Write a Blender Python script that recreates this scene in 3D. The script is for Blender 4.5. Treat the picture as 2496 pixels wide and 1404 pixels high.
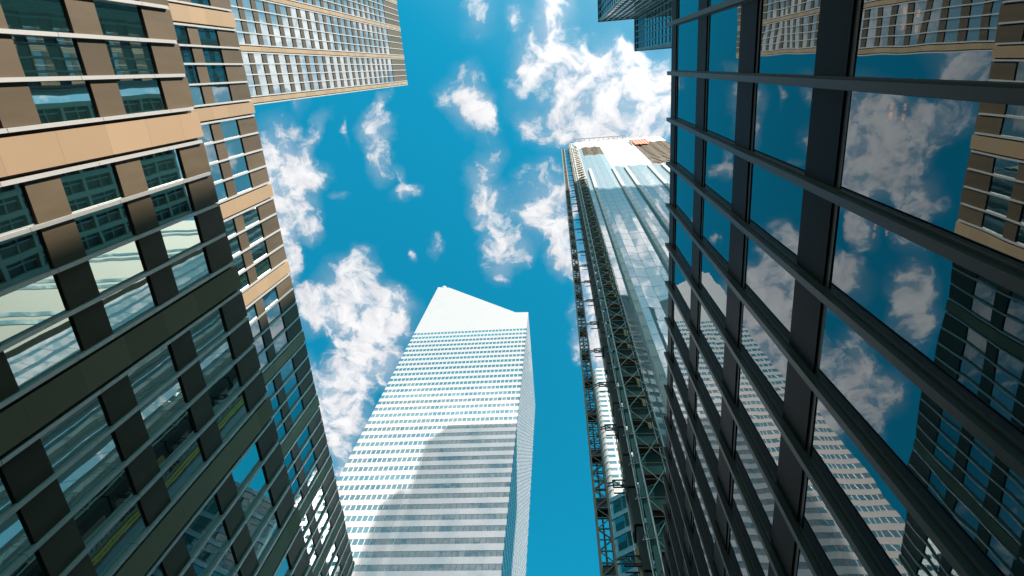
import bpy, math, random
from mathutils import Matrix, Vector
random.seed(7)
for o in list(bpy.data.objects):
    bpy.data.objects.remove(o)
S = bpy.context.scene
COL = S.collection
EYE = 1.6                      # height of the camera above the pavement

# ------------------------------------------------------------------ camera
cd = bpy.data.cameras.new('camera')
cam = bpy.data.objects.new('camera', cd)
COL.objects.link(cam)
cd.sensor_width = 36.0
cd.lens = 20.797
cd.clip_start = 0.1
cd.clip_end = 6000
RT = [[0.99469, 0.078913, 0.066071], [-0.050855, 0.934963, -0.351081], [-0.089478, 0.345857, 0.934011]]
right = Vector([RT[0][i] for i in range(3)])
down = Vector([RT[1][i] for i in range(3)])
fwd = Vector([RT[2][i] for i in range(3)])
cam.matrix_world = Matrix(((right.x, -down.x, -fwd.x, 0.0),
                           (right.y, -down.y, -fwd.y, 0.0),
                           (right.z, -down.z, -fwd.z, EYE),
                           (0, 0, 0, 1)))
S.camera = cam

# ------------------------------------------------------------------ light
SUN_H = (0.565, -0.824)        # compass direction of the sun (from the ground towards it)
SUN_EL = math.radians(45)
S.view_settings.view_transform = 'Standard'
S.view_settings.look = 'None'
S.view_settings.gamma = 1
S.view_settings.use_curve_mapping = False
S.view_settings.exposure = 1.5
S.cycles.max_bounces = 8
S.cycles.glossy_bounces = 5
S.cycles.diffuse_bounces = 2
S.cycles.transparent_max_bounces = 8
S.cycles.caustics_reflective = False
S.cycles.caustics_refractive = False
S.cycles.sample_clamp_indirect = 6

ld = bpy.data.lights.new('sun', 'SUN')
ld.energy = 4.6
ld.angle = math.radians(0.8)
ld.color = (1.0, 0.93, 0.85)
sun = bpy.data.objects.new('sun', ld)
COL.objects.link(sun)
sv = Vector((SUN_H[0] * math.cos(SUN_EL), SUN_H[1] * math.cos(SUN_EL), math.sin(SUN_EL)))
sun.rotation_euler = sv.to_track_quat('Z', 'Y').to_euler()
sun.location = (0, 0, 400)

# world: physical sky with a layer of fair weather cumulus laid out in sky directions
W = bpy.data.worlds.new('World')
S.world = W
W.use_nodes = True
nt = W.node_tree
nt.nodes.clear()
def N(t, **kw):
    n = nt.nodes.new(t)
    for k, v in kw.items():
        setattr(n, k, v)
    return n
def L(a, b):
    nt.links.new(a, b)
def M_(op, a, b=None, c=None, clamp=False):
    n = N('ShaderNodeMath', operation=op)
    n.use_clamp = clamp
    for i, x in enumerate((a, b, c)):
        if x is None:
            continue
        if isinstance(x, (int, float)):
            n.inputs[i].default_value = x
        else:
            L(x, n.inputs[i])
    return n.outputs[0]
sky = N('ShaderNodeTexSky', sky_type='NISHITA')
sky.sun_disc = False
sky.sun_elevation = SUN_EL
sky.sun_rotation = math.atan2(SUN_H[0], SUN_H[1])
sky.air_density = 1.0
sky.dust_density = 0.6
sky.ozone_density = 2.0
tint = N('ShaderNodeMix', data_type='RGBA', blend_type='MULTIPLY')
tint.inputs['Factor'].default_value = 1
L(sky.outputs['Color'], tint.inputs[6])
tint.inputs[7].default_value = (0.05, 1.34, 1.24, 1)
geo = N('ShaderNodeTexCoord')
sep = N('ShaderNodeSeparateXYZ')
L(geo.outputs['Generated'], sep.inputs[0])
zz = M_('MAXIMUM', sep.outputs[2], 0.12)
comb = N('ShaderNodeCombineXYZ')
L(M_('DIVIDE', sep.outputs[0], zz), comb.inputs[0])
L(M_('DIVIDE', sep.outputs[1], zz), comb.inputs[1])
def noise(vec, scale, detail, rough, ntype='FBM', dist=0.0):
    n = N('ShaderNodeTexNoise', noise_dimensions='3D')
    n.inputs['Scale'].default_value = scale
    n.inputs['Detail'].default_value = detail
    n.inputs['Roughness'].default_value = rough
    n.inputs['Distortion'].default_value = dist
    L(vec, n.inputs['Vector'])
    return n
wn = noise(comb.outputs[0], 11.0, 4, 0.55)
ws = N('ShaderNodeVectorMath', operation='SUBTRACT')
L(wn.outputs['Color'], ws.inputs[0]); ws.inputs[1].default_value = (0.5, 0.5, 0.5)
wm = N('ShaderNodeVectorMath', operation='MULTIPLY')
L(ws.outputs[0], wm.inputs[0]); wm.inputs[1].default_value = (0.085, 0.085, 0.0)
wa = N('ShaderNodeVectorMath', operation='ADD')
L(comb.outputs[0], wa.inputs[0]); L(wm.outputs[0], wa.inputs[1])
CLOUDS = [(0.0755, 0.0616, 0.1111, 0.0597, -3.0457, 1.25),(0.008, -0.0294, 0.0717, 0.0348, 1.4197, 1.0),(-0.0416, -0.0094, 0.0333, 0.0292, 1.6097, 0.9),(0.134, 0.0258, 0.0607, 0.0364, -3.0216, 1.0),(0.061, 0.1087, 0.0932, 0.0293, -3.0647, 1.1),(0.0017, -0.0881, 0.0341, 0.0281, 1.5633, 0.7),(0.0898, 0.0011, 0.0447, 0.0359, -2.9543, 0.8),(0.1533, 0.0928, 0.0451, 0.0387, 1.344, 0.8),(-0.1388, 0.0422, 0.0477, 0.0369, 1.1798, 1.0),(-0.1172, 0.0631, 0.0236, 0.0225, 3.0021, 0.9),(-0.1165, -0.078, 0.0319, 0.0256, 1.7023, 0.55),(-0.0547, -0.067, 0.0174, 0.014, 1.6356, 0.6),(-0.051, 0.0777, 0.0147, 0.0142, -3.0359, 0.55),(-0.3053, 0.0855, 0.0365, 0.0226, 1.5941, 0.85),(-0.3014, 0.1404, 0.0316, 0.0247, 1.8718, 0.9),(-0.2864, 0.0374, 0.0224, 0.0114, 2.8129, 0.8),(-0.4723, 0.1217, 0.0651, 0.0445, 1.6166, 1.15),(-0.4112, 0.0914, 0.0543, 0.012, 2.2005, 0.8),(-0.48, 0.2078, 0.0608, 0.0438, 1.9564, 1.1),(-0.4473, 0.2512, 0.0235, 0.0184, 2.0113, 0.8),(-0.4974, 0.2987, 0.036, 0.0137, 1.8111, 0.8),(-0.4441, 0.1448, 0.037, 0.0279, 3.0122, 0.9),(-0.403, 0.3847, 0.068, 0.0569, 2.081, 1.15),(-0.37, 0.3297, 0.0453, 0.0258, 2.0914, 0.9),(-0.3552, 0.4289, 0.0668, 0.0597, 2.4109, 1.15),(-0.4691, 0.3979, 0.0484, 0.037, 2.9695, 1.0),(-0.4391, 0.5392, 0.0648, 0.0406, 1.8425, 1.1),(-0.4755, 0.6219, 0.0876, 0.0418, 1.8023, 1.1),(-0.3773, 0.5148, 0.0578, 0.0482, 2.8882, 1.1),(-0.419, 0.6144, 0.0483, 0.033, 1.8615, 0.7),(-0.3176, 0.3892, 0.0333, 0.0267, 1.9061, 0.8),(-0.4828, 0.7306, 0.0623, 0.0344, 1.8224, 0.9),(-0.1255, 0.2231, 0.0571, 0.0324, 1.3304, 1.0),(-0.0966, 0.3065, 0.0365, 0.0342, 3.0395, 1.0),(-0.1252, 0.1457, 0.0415, 0.024, 2.0323, 0.65),(-0.1114, 0.352, 0.0197, 0.0185, 1.879, 0.6),(-0.0253, 0.2081, 0.053, 0.0523, 1.384, 1.0),(-0.0109, 0.2667, 0.044, 0.0355, 1.6083, 0.95),(-0.0491, 0.2497, 0.0291, 0.0284, 1.7159, 0.7),(-0.0025, 0.312, 0.0302, 0.0216, 1.6109, 0.8),(-0.2583, 0.1893, 0.028, 0.0154, 2.8441, 0.8),(-0.2644, 0.1569, 0.0176, 0.0085, 1.7385, 0.5),(-0.2278, 0.2911, 0.0191, 0.0103, 1.7237, 0.55),(-0.2723, 0.2885, 0.0154, 0.0074, 1.7359, 0.45),(-0.3849, 0.181, 0.0161, 0.0086, -3.1242, 0.5),(0.052, 0.4085, 0.0881, 0.0332, 1.5974, 1.1),(0.0471, 0.3301, 0.0457, 0.0252, 1.5926, 0.8),(0.0114, 0.4932, 0.0297, 0.0137, 1.6119, 0.85),(0.0641, 0.5084, 0.0341, 0.0228, 1.5799, 0.8),(-0.4173, 0.0341, 0.0167, 0.0123, 1.9419, 0.4),(-0.5433, 0.1467, 0.0598, 0.0475, 2.5714, 1.2),(-0.5389, 0.2047, 0.0646, 0.0391, 2.9492, 1.2),(-0.6113, 0.1143, 0.0445, 0.0323, 2.7503, 0.9),(-0.6227, 0.0436, 0.0546, 0.0339, 2.8874, 1.2),(-0.5906, 0.2552, 0.04, 0.0296, 2.7756, 0.9),(-0.5056, 0.295, 0.0434, 0.0226, 1.7624, 0.95),(-0.5795, 0.3101, 0.0374, 0.028, 2.0181, 0.95),(-0.4849, 0.3739, 0.0253, 0.0207, 2.1033, 0.85),(-0.6072, 0.4531, 0.072, 0.0335, 1.7745, 1.2),(-0.5789, 0.3979, 0.0334, 0.0275, 2.381, 0.9),(-0.5343, 0.5299, 0.0509, 0.0347, 1.844, 1.0),(-0.5811, 0.6167, 0.0543, 0.0419, 1.9858, 1.0),(-0.5228, 0.6144, 0.062, 0.0289, 1.729, 0.9),(-0.5695, 0.6966, 0.0559, 0.0293, 1.7587, 0.8),(-0.3528, 0.0733, 0.0248, 0.005, 1.653, 0.45),(-0.2819, 0.096, 0.0254, 0.0089, 1.6378, 0.5),(-0.474, 0.639, 0.0451, 0.022, 1.7139, 0.8),(0.3778, -0.0909, 0.0335, 0.0236, -3.1051, 1.1),(0.3236, -0.0194, 0.0474, 0.0279, 3.1146, 1.2),(0.3665, -0.0103, 0.041, 0.0189, 3.094, 1.0),(0.4151, -0.106, 0.0335, 0.0234, -3.0957, 0.9),(0.2857, -0.0833, 0.0329, 0.0235, -3.1376, 0.7),(0.2746, -0.028, 0.0271, 0.0242, -2.8757, 0.8),(0.5705, 0.4354, 0.0334, 0.0253, -2.9217, 0.9),(0.567, 0.1151, 0.0158, 0.0131, -2.5894, 0.5),(0.1, -0.32, 0.16, 0.1, 0.3, 1.0),(0.22, -0.22, 0.07, 0.05, 0.8, 0.9),(0.3, -0.42, 0.16, 0.1, 0, 1.0),(0.02, -0.55, 0.1, 0.06, 0.5, 0.8),(0.17, -0.62, 0.12, 0.07, 0, 0.9),(-0.35, -0.75, 0.3, 0.12, 0.2, 1.9),(-0.1, -0.87, 0.22, 0.1, 0, 1.5),(-0.45, -1.02, 0.35, 0.14, -0.2, 1.9),(-0.1, -1.12, 0.3, 0.12, 0.1, 1.0),(-0.3, -1.4, 0.4, 0.18, 0, 1.0),(-0.7, -0.85, 0.2, 0.14, 0.4, 0.9),(-0.25, -0.6, 0.1, 0.06, 0, 0.8),(0.4, -0.02, 0.12, 0.07, 0, 1.1),(0.33, 0.04, 0.07, 0.05, 0.6, 0.9),(0.52, -0.06, 0.08, 0.06, 0, 0.9),(0.45, 0.18, 0.1, 0.06, 0.5, 0.8),(0.75, 0.1, 0.16, 0.12, 0, 0.9),(0.62, 0.45, 0.14, 0.1, 0.4, 0.9),(0.95, 0.5, 0.25, 0.2, 0, 0.9),(0.9, -0.4, 0.3, 0.2, 0, 0.9),(1.4, 0.2, 0.4, 0.4, 0, 0.8),(1.1, 1.2, 0.4, 0.4, 0, 0.8),(0.85,-0.75,0.22,0.14,0.2,1.2),(0.55,-0.62,0.14,0.09,0,1.0),(1.2,-0.9,0.3,0.2,0,1.1),(-0.35,-0.80,0.30,0.16,0.1,2.2),(-0.15,-0.95,0.25,0.14,0,2.0),(-0.5,-0.95,0.3,0.16,0,2.0),]  # last entries lie out of view, added to brighten shaded walls and reflections
acc = None
for (u, v, ru, rv, ang, st) in CLOUDS:
    mp = N('ShaderNodeMapping', vector_type='TEXTURE')
    L(wa.outputs[0], mp.inputs['Vector'])
    mp.inputs['Location'].default_value = (u, v, 0)
    mp.inputs['Rotation'].default_value = (0, 0, ang)
    mp.inputs['Scale'].default_value = (ru * 1.5, rv * 1.5, 1)
    g = N('ShaderNodeTexGradient', gradient_type='SPHERICAL')
    L(mp.outputs[0], g.inputs[0])
    acc = M_('MULTIPLY', g.outputs['Fac'], st) if acc is None else M_('MULTIPLY_ADD', g.outputs['Fac'], st, acc)
accc = M_('MINIMUM', acc, 1.0)
fb = noise(wa.outputs[0], 24.0, 10, 0.60)
fb2 = noise(comb.outputs[0], 5.0, 3, 0.5)
nz = M_('MULTIPLY', M_('SUBTRACT', fb.outputs['Fac'], 0.5), 3.7)
nz = M_('MULTIPLY', nz, M_('MULTIPLY', accc, 3.0, clamp=True))
dens = M_('ADD', accc, nz)
mr = N('ShaderNodeMapRange', interpolation_type='SMOOTHSTEP')
mr.inputs['From Min'].default_value = 0.16
mr.inputs['From Max'].default_value = 1.15
L(dens, mr.inputs['Value'])
veil = M_('MULTIPLY', M_('POWER', accc, 1.3), 0.42)
mask = M_('MAXIMUM', mr.outputs[0], veil)
shn = noise(wa.outputs[0], 26.0, 6, 0.6)
sh = N('ShaderNodeMapRange')
sh.inputs['From Min'].default_value = 0.35
sh.inputs['From Max'].default_value = 0.62
L(M_('ADD', M_('MULTIPLY', shn.outputs['Fac'], 0.7), M_('MULTIPLY', dens, 0.16)), sh.inputs['Value'])
cc = N('ShaderNodeMix', data_type='RGBA')
L(sh.outputs[0], cc.inputs['Factor'])
cc.inputs[6].default_value = (3.9, 4.0, 4.35, 1)
cc.inputs[7].default_value = (5.6, 5.6, 5.65, 1)
# pale haze glow of the sky around the (unseen) sun
sd = N('ShaderNodeVectorMath', operation='DOT_PRODUCT')
L(geo.outputs['Generated'], sd.inputs[0]); sd.inputs[1].default_value = tuple(sv)
gl = N('ShaderNodeMapRange', interpolation_type='SMOOTHSTEP')
gl.inputs['From Min'].default_value = 0.64
gl.inputs['From Max'].default_value = 0.98
gl.inputs['To Max'].default_value = 0.72
L(sd.outputs['Value'], gl.inputs['Value'])
hz = N('ShaderNodeMix', data_type='RGBA')
L(gl.outputs[0], hz.inputs['Factor'])
L(tint.outputs[2], hz.inputs[6])
hz.inputs[7].default_value = (2.6, 3.5, 4.1, 1)
fin_ = N('ShaderNodeMix', data_type='RGBA')
L(mask, fin_.inputs['Factor'])
L(hz.outputs[2], fin_.inputs[6])
# clouds near the sun are brighter (forward scattering)
cs = N('ShaderNodeVectorMath', operation='SCALE')
L(cc.outputs[2], cs.inputs[0])
L(M_('MULTIPLY_ADD', gl.outputs[0], 1.5, 0.95), cs.inputs['Scale'])
L(cs.outputs[0], fin_.inputs[7])
bg = N('ShaderNodeBackground')
bg.inputs['Strength'].default_value = 0.065
L(fin_.outputs[2], bg.inputs['Color'])
wo = N('ShaderNodeOutputWorld')
L(bg.outputs[0], wo.inputs['Surface'])
W.cycles.sampling_method = 'MANUAL'
W.cycles.sample_map_resolution = 512

# ------------------------------------------------------------------ materials
def new_mat(name):
    m = bpy.data.materials.new(name)
    m.use_nodes = True
    n = m.node_tree
    n.nodes.clear()
    out = n.nodes.new('ShaderNodeOutputMaterial')
    p = n.nodes.new('ShaderNodeBsdfPrincipled')
    n.links.new(p.outputs[0], out.inputs[0])
    return m, n, p, out
def objco(n):
    t = n.nodes.new('ShaderNodeTexCoord')
    return t.outputs['Object']
def nnoise(n, vec, scale, detail=4, rough=0.55, stretch=None):
    if stretch:
        mp = n.nodes.new('ShaderNodeMapping')
        mp.inputs['Scale'].default_value = stretch
        n.links.new(vec, mp.inputs['Vector']); vec = mp.outputs[0]
    t = n.nodes.new('ShaderNodeTexNoise')
    t.inputs['Scale'].default_value = scale
    t.inputs['Detail'].default_value = detail
    t.inputs['Roughness'].default_value = rough
    n.links.new(vec, t.inputs['Vector'])
    return t
def mixc(n, fac, a, b, mode='MIX'):
    x = n.nodes.new('ShaderNodeMix'); x.data_type = 'RGBA'; x.blend_type = mode
    for i, v in ((0, fac), (6, a), (7, b)):
        if isinstance(v, (int, float)): x.inputs[i].default_value = v
        elif isinstance(v, tuple): x.inputs[i].default_value = (*v, 1) if len(v) == 3 else v
        else: n.links.new(v, x.inputs[i])
    return x.outputs[2]
def nmath(n, op, a, b=0.0, clamp=False):
    x = n.nodes.new('ShaderNodeMath'); x.operation = op; x.use_clamp = clamp
    for i, v in enumerate((a, b)):
        if isinstance(v, (int, float)): x.inputs[i].default_value = v
        else: n.links.new(v, x.inputs[i])
    return x.outputs[0]
def bump(n, p, h, dist, strength=1.0):
    b = n.nodes.new('ShaderNodeBump')
    b.inputs['Distance'].default_value = dist
    b.inputs['Strength'].default_value = strength
    n.links.new(h, b.inputs['Height'])
    n.links.new(b.outputs[0], p.inputs['Normal'])
def surf(name, col, rough=0.6, metal=0.0, var=0.12, scale=1.2, stretch=None, ior=1.5, fine=True, bmp=0.0, objvar=0.0, spec=0.5):
    m, n, p, out = new_mat(name)
    v = objco(n)
    t = nnoise(n, v, scale, 6, 0.6, stretch)
    c = mixc(n, t.outputs['Fac'], tuple(x * (1 - var) for x in col), tuple(min(1, x * (1 + var)) for x in col))
    if fine:
        t2 = nnoise(n, v, 40, 3)
        c = mixc(n, nmath(n, 'MULTIPLY', t2.outputs['Fac'], 0.25), c, tuple(x * 0.6 for x in col))
    if objvar:
        oi = n.nodes.new('ShaderNodeObjectInfo')
        f = nmath(n, 'MULTIPLY', oi.outputs['Random'], objvar)
        c = mixc(n, f, c, (0, 0, 0))
    n.links.new(c, p.inputs['Base Color'])
    p.inputs['Roughness'].default_value = rough
    p.inputs['Metallic'].default_value = metal
    p.inputs['IOR'].default_value = ior
    p.inputs['Specular IOR Level'].default_value = spec
    if bmp:
        bump(n, p, t.outputs['Fac'], bmp)
    return m
def glass(name, col, ior=2.4, tint=(1, 1, 1), wave=0.006, wscale=0.55, rough=0.015, objvar=0.5):
    m, n, p, out = new_mat(name)
    v = objco(n)
    oi = n.nodes.new('ShaderNodeObjectInfo')
    c = mixc(n, nmath(n, 'MULTIPLY', oi.outputs['Random'], objvar), col, tuple(x * 0.25 for x in col))
    n.links.new(c, p.inputs['Base Color'])
    p.inputs['Roughness'].default_value = rough
    p.inputs['IOR'].default_value = ior
    p.inputs['Specular Tint'].default_value = (*tint, 1)
    if wave:
        t = nnoise(n, v, wscale, 2, 0.45)
        bump(n, p, t.outputs['Fac'], wave)
    return m
def slab_stone(name, col, dz=2.35):
    # honed stone cladding: slabs dz tall with slightly different tone, thin joints
    m, n, p, out = new_mat(name)
    v = objco(n)
    s = n.nodes.new('ShaderNodeSeparateXYZ'); n.links.new(v, s.inputs[0])
    q = nmath(n, 'DIVIDE', s.outputs[2], dz)
    fl = nmath(n, 'FLOOR', q)
    wn_ = n.nodes.new('ShaderNodeTexWhiteNoise'); wn_.noise_dimensions = '2D'
    cb = n.nodes.new('ShaderNodeCombineXYZ'); n.links.new(fl, cb.inputs[0])
    n.links.new(nmath(n, 'FLOOR', nmath(n, 'DIVIDE', s.outputs[1], 4.0)), cb.inputs[1])
    n.links.new(cb.outputs[0], wn_.inputs['Vector'])
    c = mixc(n, wn_.outputs['Value'], tuple(x * 0.84 for x in col), tuple(x * 1.08 for x in col))
    t = nnoise(n, v, 0.9, 7, 0.65, (1, 1, 0.5))
    c = mixc(n, nmath(n, 'MULTIPLY', t.outputs['Fac'], 0.35), c, (col[0] * 0.78, col[1] * 0.70, col[2] * 0.60))
    fr = nmath(n, 'FRACT', q)
    j = nmath(n, 'LESS_THAN', fr, 0.008)
    c = mixc(n, nmath(n, 'MULTIPLY', j, 0.6), c, tuple(x * 0.4 for x in col))
    n.links.new(c, p.inputs['Base Color'])
    p.inputs['Roughness'].default_value = 0.6
    p.inputs['Specular IOR Level'].default_value = 0.12
    return m
def panel_metal(name, col, px, pz, rough=0.2, ior=1.7, metal=0.0, zoff=0.0, jw=0.03):
    # metal cladding with fine joints every px along the wall and pz up it
    m, n, p, out = new_mat(name)
    v = objco(n)
    s = n.nodes.new('ShaderNodeSeparateXYZ'); n.links.new(v, s.inputs[0])
    a = nmath(n, 'FRACT', nmath(n, 'DIVIDE', nmath(n, 'ADD', s.outputs[0], s.outputs[1]), px))
    b = nmath(n, 'FRACT', nmath(n, 'DIVIDE', nmath(n, 'ADD', s.outputs[2], zoff), pz))
    j = nmath(n, 'MAXIMUM', nmath(n, 'LESS_THAN', a, jw), nmath(n, 'LESS_THAN', b, jw))
    t = nnoise(n, v, 0.12, 5, 0.6)
    c = mixc(n, t.outputs['Fac'], tuple(x * 0.95 for x in col), tuple(min(0.92, x * 1.03) for x in col))
    c = mixc(n, nmath(n, 'MULTIPLY', j, 0.35), c, tuple(x * 0.45 for x in col))
    n.links.new(c, p.inputs['Base Color'])
    p.inputs['Roughness'].default_value = rough
    p.inputs['IOR'].default_value = ior
    p.inputs['Metallic'].default_value = metal
    p.inputs['Specular Tint'].default_value = (1.0, 0.955, 0.945, 1)
    cb = n.nodes.new('ShaderNodeCombineXYZ')
    n.links.new(nmath(n, 'FLOOR', nmath(n, 'DIVIDE', nmath(n, 'ADD', s.outputs[0], s.outputs[1]), px)), cb.inputs[0])
    n.links.new(nmath(n, 'FLOOR', nmath(n, 'DIVIDE', nmath(n, 'ADD', s.outputs[2], zoff), pz)), cb.inputs[1])
    t2 = nnoise(n, v, 0.5, 2, 0.5)
    bump(n, p, t2.outputs['Fac'], 0.012)
    return m

MAT = {
    'stone': slab_stone('honed_stone', (0.385, 0.268, 0.168)),
    'spandrel': surf('bronze_spandrel', (0.135, 0.100, 0.062), 0.5, 0.0, 0.32, 1.6, (1, 1, 0.25), objvar=0.34, spec=0.15),
    'rail': surf('silver_fin', (0.60, 0.57, 0.54), 0.38, 0.35, 0.05, 0.8),
    'dark': surf('dark_reveal', (0.018, 0.018, 0.02), 0.6, 0, 0.1, 1),
    'teal_glass': glass('green_tinted_glass', (0.012, 0.040, 0.036), 7.0, (0.84, 1.0, 0.96), 0.006, 0.3),
    'mid_glass': glass('green_blue_glass', (0.012, 0.035, 0.04), 4.2, (0.88, 1.0, 1.0), 0.005, 0.45),
    'pale_glass': glass('pale_reflective_glass', (0.12, 0.16, 0.18), 5.5, (0.95, 1.0, 1.0), 0.004, 0.4),
    'bronze': surf('dark_bronze', (0.036, 0.033, 0.025), 0.38, 0.0, 0.5, 0.9, (1, 1, 0.12), spec=0.22),
    'bronze_panel': surf('weathered_bronze_panel', (0.010, 0.011, 0.011), 0.42, 0.0, 0.5, 0.7, (1, 1, 0.5), spec=0.03),
    'white_metal': panel_metal('white_aluminium', (0.56, 0.455, 0.42), 1.645, 2.208, 0.08, 4.2, jw=0.045),
    'white_mullion': surf('white_mullion', (0.50, 0.50, 0.49), 0.3, 0.0, 0.05, 1, fine=False),
    'sky_glass': glass('blue_mirror_glass', (0.05, 0.16, 0.21), 2.4, (0.9, 1, 1), 0.006, 0.35),
    'facet_glass': glass('pleated_curtain_glass', (0.38, 0.41, 0.42), 4.6, (1, 0.99, 0.99), 0.004, 0.22, objvar=0.3),
    'joint': surf('grey_joint', (0.26, 0.29, 0.31), 0.5, 0.2, 0.1, 1, fine=False),
    'fin_strip': surf('pale_metal_strip', (0.50, 0.48, 0.44), 0.4, 0.2, 0.1, 0.6),
    'white_board': surf('white_sheathing', (0.50, 0.47, 0.43), 0.6, 0, 0.08, 0.5),
    'slab_edge': surf('bare_concrete_slab', (0.24, 0.175, 0.12), 0.8, 0, 0.15, 1),
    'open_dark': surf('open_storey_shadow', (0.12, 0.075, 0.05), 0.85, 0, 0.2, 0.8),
    'orange': surf('orange_net', (0.85, 0.09, 0.015), 0.7, 0, 0.15, 1.5),
    'steel': surf('galvanised_tube', (0.42, 0.40, 0.36), 0.45, 0.5, 0.15, 2),
    'mast': surf('weathered_mast_steel', (0.22, 0.18, 0.13), 0.55, 0.2, 0.3, 1.5),
    'black': surf('black_steel', (0.02, 0.021, 0.022), 0.5, 0.2, 0.1, 1),
    'green_board': surf('green_painted_board', (0.05, 0.135, 0.105), 0.6, 0, 0.3, 0.9),
    'plank': surf('brown_plank', (0.20, 0.095, 0.045), 0.75, 0, 0.3, 1.4),
    'ply': surf('raw_plywood', (0.50, 0.28, 0.10), 0.7, 0, 0.2, 1.2),
    'brown_net': surf('dark_debris_net', (0.035, 0.03, 0.027), 0.8, 0, 0.4, 0.8),
    'yellow': surf('yellow_guide_rail', (0.75, 0.52, 0.03), 0.5, 0, 0.1, 1),
    'white_wall': surf('white_painted_wall', (0.40, 0.395, 0.385), 0.35, 0, 0.04, 0.3, fine=False),
    'turq_glass': glass('turquoise_glass', (0.02, 0.19, 0.21), 2.0, (0.9, 1, 1), 0.006, 0.4, objvar=0.7),
    'grey_panel': surf('pale_grey_panel', (0.42, 0.50, 0.54), 0.35, 0.1, 0.08, 0.4, fine=False),
    'dark_blue': surf('dark_teal_metal', (0.035, 0.075, 0.095), 0.4, 0.3, 0.2, 0.3),
    'lintel': surf('grey_green_rail', (0.16, 0.23, 0.24), 0.45, 0.3, 0.1, 0.5),
    'grid_stone': surf('grey_grid_stone', (0.26, 0.27, 0.24), 0.6, 0, 0.15, 0.5),
    'pale_stone': surf('pale_limestone', (0.15, 0.145, 0.105), 0.7, 0, 0.12, 0.4),
    'asphalt': surf('asphalt', (0.05, 0.05, 0.052), 0.85, 0, 0.2, 1.5),
    'concrete': surf('pavement_concrete', (0.30, 0.29, 0.27), 0.8, 0, 0.12, 0.8),
    'ceiling': surf('interior_ceiling', (0.10, 0.10, 0.095), 0.8, 0, 0.05, 1),
}
def clear_glass(name):
    # bronze tinted vision glass: mostly mirror, a little of the room behind shows through
    m, n, p, out = new_mat(name)
    v = objco(n)
    p.inputs['Base Color'].default_value = (0.004, 0.009, 0.014, 1)
    p.inputs['Roughness'].default_value = 0.0
    p.inputs['IOR'].default_value = 2.75
    p.inputs['Specular Tint'].default_value = (0.86, 0.97, 1.0, 1)
    t = nnoise(n, v, 0.45, 2, 0.45)
    bump(n, p, t.outputs['Fac'], 0.006)
    tr = n.nodes.new('ShaderNodeBsdfTransparent')
    tr.inputs[0].default_value = (0.55, 0.50, 0.42, 1)
    mx = n.nodes.new('ShaderNodeMixShader')
    lw = n.nodes.new('ShaderNodeLayerWeight'); lw.inputs[0].default_value = 0.5
    n.links.new(nmath(n, 'MULTIPLY', nmath(n, 'SUBTRACT', 1.0, lw.outputs['Facing'], True), 0.26), mx.inputs[0])
    n.links.new(p.outputs[0], mx.inputs[1]); n.links.new(tr.outputs[0], mx.inputs[2])
    n.links.new(mx.outputs[0], out.inputs[0])
    return m
MAT['vision'] = clear_glass('bronze_vision_glass')
def lamp_mat(name, col, st):
    m, n, p, out = new_mat(name)
    p.inputs['Base Color'].default_value = (0.9, 0.6, 0.3, 1)
    p.inputs['Emission Color'].default_value = (*col, 1)
    p.inputs['Emission Strength'].default_value = st
    return m
MAT['bulb'] = lamp_mat('warm_bulb', (1.0, 0.40, 0.08), 11)

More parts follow.
